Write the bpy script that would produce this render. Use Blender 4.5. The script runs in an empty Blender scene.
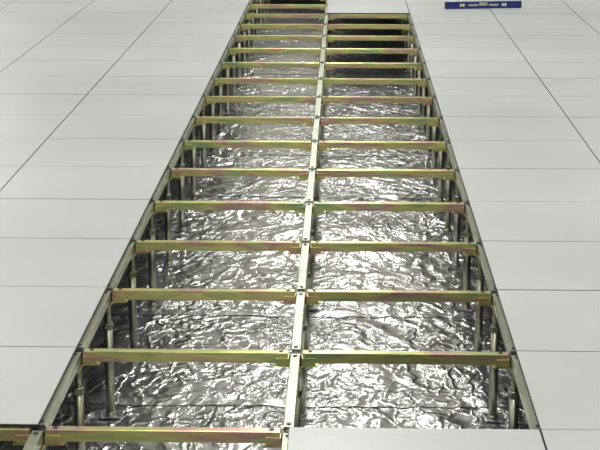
import bpy, math, random
from mathutils import Vector, noise
random.seed(4)
S=bpy.context.scene
P=0.6; DEPTH=0.42

# ---------------- helpers ----------------
class MB:
    def __init__(s): s.v=[]; s.f=[]; s.m=[]; s.sm=[]
    def box(s,x0,x1,y0,y1,z0,z1,m=0,cham=0.0):
        b=len(s.v)
        s.v+= [(x0,y0,z0),(x1,y0,z0),(x1,y1,z0),(x0,y1,z0),(x0,y0,z1),(x1,y0,z1),(x1,y1,z1),(x0,y1,z1)]
        fs=[(0,3,2,1),(4,5,6,7),(0,1,5,4),(1,2,6,5),(2,3,7,6),(3,0,4,7)]
        for f in fs: s.f.append(tuple(b+i for i in f)); s.m.append(m); s.sm.append(False)
    def cyl(s,cx,cy,z0,z1,r,m=0,n=14,r2=None,smooth=True):
        b=len(s.v); r2=r if r2 is None else r2
        for z,rr in ((z0,r),(z1,r2)):
            for i in range(n):
                a=2*math.pi*i/n; s.v.append((cx+rr*math.cos(a),cy+rr*math.sin(a),z))
        for i in range(n):
            j=(i+1)%n; s.f.append((b+i,b+j,b+n+j,b+n+i)); s.m.append(m); s.sm.append(smooth)
        s.f.append(tuple(b+n+i for i in range(n))); s.m.append(m); s.sm.append(False)
        s.f.append(tuple(b+n-1-i for i in range(n))); s.m.append(m); s.sm.append(False)
    def xprism(s,x0,x1,prof,m=0,swap=False):
        b=len(s.v); n=len(prof)
        for x in (x0,x1):
            for u,z in prof:
                s.v.append((u,x,z) if swap else (x,u,z))
        for i in range(n):
            j=(i+1)%n; f=(b+i,b+j,b+n+j,b+n+i)
            s.f.append(f if swap else f[::-1]); s.m.append(m); s.sm.append(False)
        c0=tuple(b+i for i in range(n)); c1=tuple(b+n+i for i in range(n))
        s.f.append(c0[::-1] if swap else c0); s.m.append(m); s.sm.append(False)
        s.f.append(c1 if swap else c1[::-1]); s.m.append(m); s.sm.append(False)
    def obj(s,name,mats,parent=None):
        me=bpy.data.meshes.new(name); me.from_pydata(s.v,[],s.f)
        for mt in mats: me.materials.append(mt)
        me.polygons.foreach_set('material_index',s.m); me.polygons.foreach_set('use_smooth',s.sm)
        me.update(); o=bpy.data.objects.new(name,me); S.collection.objects.link(o)
        if parent: o.parent=parent
        return o

def mat(name,col=(.8,.8,.8),rough=.5,metal=0.0):
    m=bpy.data.materials.new(name); m.use_nodes=True
    b=m.node_tree.nodes['Principled BSDF']
    b.inputs['Base Color'].default_value=(*col,1); b.inputs['Roughness'].default_value=rough; b.inputs['Metallic'].default_value=metal
    return m,m.node_tree,b
def N(nt,t,**kw):
    n=nt.nodes.new(t)
    for k,v in kw.items(): setattr(n,k,v)
    return n
def ramp(nt,stops,inter='LINEAR'):
    r=N(nt,'ShaderNodeValToRGB'); r.color_ramp.interpolation=inter
    e=r.color_ramp.elements
    while len(e)<len(stops): e.new(.5)
    for i,(p,c) in enumerate(stops): e[i].position=p; e[i].color=(*c,1)
    return r
def noise_tex(nt,vec,scale,detail=3,rough=.5,dist=0.0):
    n=N(nt,'ShaderNodeTexNoise'); n.inputs['Scale'].default_value=scale; n.inputs['Detail'].default_value=detail
    n.inputs['Roughness'].default_value=rough; n.inputs['Distortion'].default_value=dist
    nt.links.new(vec,n.inputs['Vector']); return n
def objco(nt):
    return N(nt,'ShaderNodeTexCoord').outputs['Object']
def scaled(nt,vec,sc,rot=(0,0,0)):
    m=N(nt,'ShaderNodeMapping'); m.inputs['Scale'].default_value=sc; m.inputs['Rotation'].default_value=rot
    nt.links.new(vec,m.inputs['Vector']); return m.outputs['Vector']

# ---------------- materials ----------------
m_tile,nt,b=mat('panel_laminate',(.6,.6,.57),.38)
co=objco(nt)
n1=noise_tex(nt,co,260,2,.6); n2=noise_tex(nt,co,.9,2,.5)
mx=N(nt,'ShaderNodeMath',operation='MULTIPLY_ADD'); nt.links.new(n1.outputs[0],mx.inputs[0]); mx.inputs[1].default_value=.6
nt.links.new(n2.outputs[0],mx.inputs[2])
r=ramp(nt,[(.5,(.56,.57,.55)),(1.0,(.68,.69,.67))]); nt.links.new(mx.outputs[0],r.inputs[0])
nt.links.new(r.outputs[0],b.inputs['Base Color'])
m_trim,_,_=mat('panel_edge_trim',(.03,.03,.03),.5)
m_pan,_,_=mat('panel_steel_pan',(.20,.20,.19),.5,.3)

def chromate(name,stops,rough=.34,sc=(7,7,16),metal=.88):
    m,nt,b=mat(name,(.6,.5,.2),rough,metal)
    co=objco(nt); v=scaled(nt,co,sc)
    n=noise_tex(nt,v,1.0,2,.45,.3)
    r=ramp(nt,stops); nt.links.new(n.outputs[0],r.inputs[0]); nt.links.new(r.outputs[0],b.inputs['Base Color'])
    nr=noise_tex(nt,co,12,2,.5)
    mr=N(nt,'ShaderNodeMapRange'); mr.inputs[3].default_value=rough-.04; mr.inputs[4].default_value=rough+.08
    nt.links.new(nr.outputs[0],mr.inputs[0]); nt.links.new(mr.outputs[0],b.inputs['Roughness'])
    return m
m_str=chromate('yellow_chromate_steel',[(.25,(.36,.58,.34)),(.38,(.66,.70,.28)),(.46,(.84,.80,.34)),(.54,(.84,.66,.32)),(.61,(.74,.46,.42)),(.68,(.72,.72,.32)),(.80,(.38,.60,.42))],.29,(4.5,2.2,26))
m_lon=chromate('grey_green_chromate_steel',[(.3,(.32,.38,.27)),(.45,(.54,.55,.40)),(.6,(.44,.48,.33)),(.75,(.56,.52,.35))],.28,(3,4,20))
m_zinc=chromate('zinc_plated_tube',[(.3,(.26,.29,.20)),(.5,(.44,.44,.34)),(.7,(.38,.36,.24))],.34,(9,9,5),.95)
m_screw,_,_=mat('screw_steel',(.08,.08,.07),.35,.8)

# foil
def foilmat(name,seed,rough,k=1.0):
    m,nt,b=mat(name,(.62,.62,.63),rough,.91)
    co0=objco(nt); mp=N(nt,'ShaderNodeMapping'); mp.inputs['Location'].default_value=(seed,seed*.7,0); nt.links.new(co0,mp.inputs['Vector']); co=mp.outputs[0]
    warp=noise_tex(nt,co,3.2,3,.55)
    va=N(nt,'ShaderNodeVectorMath',operation='SCALE'); nt.links.new(warp.outputs['Color'],va.inputs[0]); va.inputs['Scale'].default_value=.3
    vb=N(nt,'ShaderNodeVectorMath',operation='ADD'); nt.links.new(co,vb.inputs[0]); nt.links.new(va.outputs[0],vb.inputs[1])
    def ridge(scale,sc,wd):
        v=scaled(nt,vb.outputs[0],sc)
        n=N(nt,'ShaderNodeTexVoronoi',feature='DISTANCE_TO_EDGE'); n.inputs['Scale'].default_value=scale
        nt.links.new(v,n.inputs['Vector'])
        m=N(nt,'ShaderNodeMapRange'); m.interpolation_type='SMOOTHSTEP'; m.inputs[1].default_value=0; m.inputs[2].default_value=wd; m.inputs[3].default_value=1; m.inputs[4].default_value=0
        nt.links.new(n.outputs['Distance'],m.inputs[0]); return m.outputs[0]
    ra=ridge(6,(1.2,.6,1),.10); rb=ridge(15,(1.2,.5,1),.14)
    nc=noise_tex(nt,scaled(nt,vb.outputs[0],(1,.5,1)),16,4,.6,1.2).outputs[0]
    pm=noise_tex(nt,co,1.6,2,.5); pr=N(nt,'ShaderNodeMapRange'); pr.inputs[1].default_value=.38; pr.inputs[2].default_value=.65; pr.inputs[3].default_value=.3; pr.inputs[4].default_value=.9
    nt.links.new(pm.outputs[0],pr.inputs[0])
    bp=None
    for h,st,ds in ((ra,1,.006*k),(rb,1,.003*k),(nc,1,.010*k)):
        bn=N(nt,'ShaderNodeBump'); bn.inputs['Distance'].default_value=ds
        nt.links.new(pr.outputs[0],bn.inputs['Strength'])
        nt.links.new(h,bn.inputs['Height'])
        if bp: nt.links.new(bp.outputs[0],bn.inputs['Normal'])
        bp=bn
    nt.links.new(bp.outputs[0],b.inputs['Normal'])
    dn=noise_tex(nt,co,2.2,5,.6,.5)
    r=ramp(nt,[(.3,(.58,.59,.59)),(.55,(.74,.75,.76)),(.75,(.86,.87,.89))]); nt.links.new(dn.outputs[0],r.inputs[0]); nt.links.new(r.outputs[0],b.inputs['Base Color'])
    return m
m_foil=foilmat('aluminium_foil_insulation',0,.18)
m_tape=foilmat('foil_tape',7,.24,.5)

m_wall,nt,b=mat('painted_wall',(.62,.62,.6),.7)
m_ceil,nt,b=mat('ceiling_tile',(.6,.6,.58),.8)
n=noise_tex(nt,objco(nt),80,2); r=ramp(nt,[(.3,(.5,.5,.48)),(.7,(.66,.66,.64))]); nt.links.new(n.outputs[0],r.inputs[0]); nt.links.new(r.outputs[0],b.inputs['Base Color'])

# ---------------- layout ----------------
X0,X1=-10,10
Y0,Y1=-12,26
def is_open(i,j):
    if i==-1: return -3<=j<21
    if i==0: return 0<=j<14
    if i==-2: return j in (-1,-2)
    return False

def fh(x,y):
    p=Vector((x,y*.7,0))
    h=.007*noise.noise(p*2.1)+.004*noise.noise(p*6.0+Vector((3,1,0)))
    w=noise.noise(p*4+Vector((9,2,5)))
    h+=.0048*(1-abs(noise.noise(Vector((x*9+w*2,y*5-w*2,1)))*2.2))
    h+=.0018*(1-abs(noise.noise(Vector((x*22,y*12+w*3,4)))*2.2))
    return h
ZF=-DEPTH-.006
F_=MB()
xs=[X0*P]+[-1.5+i*.0125 for i in range(0,241)]+[X1*P]
ys=[Y0*P]+[-1.2+j*.016 for j in range(0,int(12.2/.016))]+[Y1*P]
for y in ys:
    for x in xs: F_.v.append((x,y,ZF+fh(x,y)))
nx=len(xs)
for j in range(len(ys)-1):
    for i in range(nx-1):
        a=j*nx+i; F_.f.append((a,a+1,a+nx+1,a+nx)); F_.m.append(0); F_.sm.append(True)
def strip(xa,xb,ya,yb):
    nxs=max(2,int((xb-xa)/.0125)); nys=max(2,int((yb-ya)/.016)); b0=len(F_.v)
    for j in range(nys+1):
        for i in range(nxs+1):
            x=xa+(xb-xa)*i/nxs; y=ya+(yb-ya)*j/nys
            F_.v.append((x,y,ZF+fh(x,y)+.0018))
    for j in range(nys):
        for i in range(nxs):
            a=b0+j*(nxs+1)+i; F_.f.append((a,a+1,a+nxs+2,a+nxs+1)); F_.m.append(1); F_.sm.append(True)
for yy in (0.32,1.33,2.31,3.34,4.32,5.33,6.31,7.33,8.3): strip(-1.4,1.4,yy-.03,yy+.03)
for xx in (-.98,-.02,.92): strip(xx-.028,xx+.028,-1.1,10.5)
F_.obj('floor',[m_foil,m_tape])

# panels
T=MB()
for i in range(X0,X1):
    for j in range(Y0,Y1):
        if is_open(i,j): continue
        g=.0011; x0,x1,y0,y1=i*P+g,(i+1)*P-g,j*P+g,(j+1)*P-g
        dz=random.uniform(-.0006,.0004)
        T.box(x0,x1,y0,y1,-.006+dz,-.0006+dz,1)
        t=.0017
        T.box(x0+t,x1-t,y0+t,y1-t,-.0007+dz,dz,0)
        q=.022
        T.box(x0+q,x1-q,y0+q,y1-q,-.034,-.0055,2)
T.obj('raised_floor_panels',[m_tile,m_trim,m_pan])

# stringers
G=MB()
zt=-.0075; hh=.030; w=.013
prof=[(-w,zt-hh),(w,zt-hh),(w,zt-.0015),(w-.0015,zt),(-w+.0015,zt),(-w,zt-.0015)]
def shift(pr,d): return [(u+d,z) for u,z in pr]
for i in range(-5,6):
    for j in range(-4,22):
        if i<5:
            x0=i*P+.020; x1=(i+1)*P-.020
            G.xprism(x0,x1,shift(prof,j*P),0)
            for xx,s in ((x0,1),(x1,-1)):
                a,b2=sorted((xx-s*.004,xx+s*.034))
                G.box(a,b2,j*P-w-.004,j*P+w+.004,zt-hh-.005,zt-.015,0)
            if is_open(i,j) or is_open(i,j-1):
                for xx in (x0+.02,x1-.02):
                    G.cyl(xx,j*P,zt,zt+.0025,.006,2,10)
        if j<21:
            y0=j*P+.020; y1=(j+1)*P-.020
            G.xprism(y0,y1,shift(prof,i*P),1,True)
            if is_open(i,j) or is_open(i-1,j):
                for yy in (y0+.02,y1-.02):
                    G.cyl(i*P,yy,zt,zt+.0025,.006,2,10)
G.obj('floor_stringer_grid',[m_str,m_lon,m_screw])

# pedestals
D=MB()
for i in range(-5,6):
    for j in range(-4,22):
        x,y=i*P,j*P; zb=-DEPTH+.002
        D.box(x-.036,x+.036,y-.036,y+.036,zb,zb+.003,3)
        D.cyl(x,y,zb+.003,zb+.012,.018,0,16,.0145)
        D.cyl(x,y,zb+.003,-.115,.0135,0,16)
        D.cyl(x,y,-.135,-.118,.0175,0,6,smooth=False)
        D.cyl(x,y,-.13,-.046,.0085,0,12)
        for k in range(9): D.cyl(x,y,-.112+k*.007,-.109+k*.007,.0098,0,12)
        D.cyl(x,y,-.052,-.0465,.020,1,16)
        D.box(x-.062,x+.062,y-.016,y+.016,-.0470,-.0440,1)
        D.box(x-.016,x+.016,y-.062,y+.062,-.0472,-.0442,1)
        D.box(x-.017,x+.017,y-.017,y+.017,-.0442,-.014,2)
        D.cyl(x,y,-.014,-.010,.007,2,6,smooth=False)
D.obj('floor_pedestals',[m_zinc,m_str,m_screw,m_tape])

# ---------------- spirit level ----------------
m_blue,_,_=mat('blue_painted_aluminium',(.02,.035,.22),.35,.2)
m_vial,_,_=mat('vial_yellow',(.55,.6,.12),.15)
m_lab,_,_=mat('level_label',(.50,.47,.34),.5)
m_blk,_,_=mat('level_end_cap',(.02,.02,.03),.5)
L=MB(); Lh=.050
L.box(-.29,.29,-.012,.012,0,.007,0); L.box(-.29,.29,-.012,.012,Lh-.007,Lh,0)
L.box(-.29,-.20,-.006,.006,.007,Lh-.007,0); L.box(-.13,-.035,-.006,.006,.007,Lh-.007,0)
L.box(.035,.13,-.006,.006,.007,Lh-.007,0); L.box(.20,.29,-.006,.006,.007,Lh-.007,0)
for a,b2 in ((-.20,-.13),(.13,.20)):
    L.box(a,b2,-.006,.006,.007,.014,0); L.box(a,b2,-.006,.006,Lh-.014,Lh-.007,0)
    L.box(a,a+.016,-.0065,.0065,.014,Lh-.014,0); L.box(b2-.016,b2,-.0065,.0065,.014,Lh-.014,0)
    c=(a+b2)/2; L.cyl(c,0,.014,Lh-.014,.0065,1)
L.box(-.035,.035,-.006,.006,.007,.021,0)
prof2=[(.007*math.cos(t*math.pi/5),.032+.007*math.sin(t*math.pi/5)) for t in range(10)]
L.xprism(-.033,.033,prof2,1)
L.box(-.118,-.045,-.0072,-.006,.018,Lh-.018,2); L.box(.045,.118,-.0072,-.006,.018,Lh-.018,2)
L.box(-.30,-.29,-.013,.013,-.0,Lh,3); L.box(.29,.30,-.013,.013,0,Lh,3)
lo=L.obj('spirit_level',[m_blue,m_vial,m_lab,m_blk]); lo.location=(1.155,8.72,.0006); lo.rotation_euler=(0,0,math.radians(9)); lo.scale=(.96,1,1)

# ---------------- room ----------------
H=2.9; xa,xb,ya,yb=X0*P,X1*P,Y0*P,Y1*P
def room(n,*a,m=m_wall):
    q=MB(); q.box(*a); return q.obj(n,[m])
room('wall_left',xa-.1,xa,ya,yb,-DEPTH-.05,H); room('wall_right',xb,xb+.1,ya,yb,-DEPTH-.05,H)
room('wall_back',xa-.1,xb+.1,yb,yb+.1,-DEPTH-.05,H); room('wall_front',xa-.1,xb+.1,ya-.1,ya,-DEPTH-.05,H)
room('ceiling',xa-.1,xb+.1,ya-.1,yb+.1,H,H+.1,m=m_ceil)
m_fix,_,_=mat('fixture_white_metal',(.8,.8,.8),.4)
for lx in (-3.6,0.0,3.6):
    for ly in (-4.8,-1.2,2.4,6.0,9.6,13.2):
        F=MB(); zz=H
        F.box(lx-.16,lx+.16,ly-.62,ly-.60,zz-.06,zz); F.box(lx-.16,lx+.16,ly+.60,ly+.62,zz-.06,zz)
        F.box(lx-.17,lx-.15,ly-.62,ly+.62,zz-.06,zz); F.box(lx+.15,lx+.17,ly-.62,ly+.62,zz-.06,zz)
        fx=F.obj('ceiling_light',[m_fix])
        ld=bpy.data.lights.new('fluorescent_tube_light','AREA'); ld.shape='RECTANGLE'; ld.size=.28; ld.size_y=1.18; ld.energy=34; ld.color=(1,1,.985)
        o=bpy.data.objects.new('tube_light',ld); S.collection.objects.link(o); o.location=(lx,ly,zz-.03); o.parent=fx

w_=bpy.data.worlds.new('World'); S.world=w_; w_.use_nodes=True
w_.node_tree.nodes['Background'].inputs[0].default_value=(.02,.02,.02,1)

cam=bpy.data.cameras.new('Camera'); co_=bpy.data.objects.new('Camera',cam); S.collection.objects.link(co_)
cam.sensor_width=36; cam.lens=101.0; cam.clip_end=100
co_.location=(.127,-3.79,1.436); co_.rotation_euler=(math.radians(90-13.90),0,math.radians(1.50))
S.camera=co_
S.view_settings.view_transform='Standard'
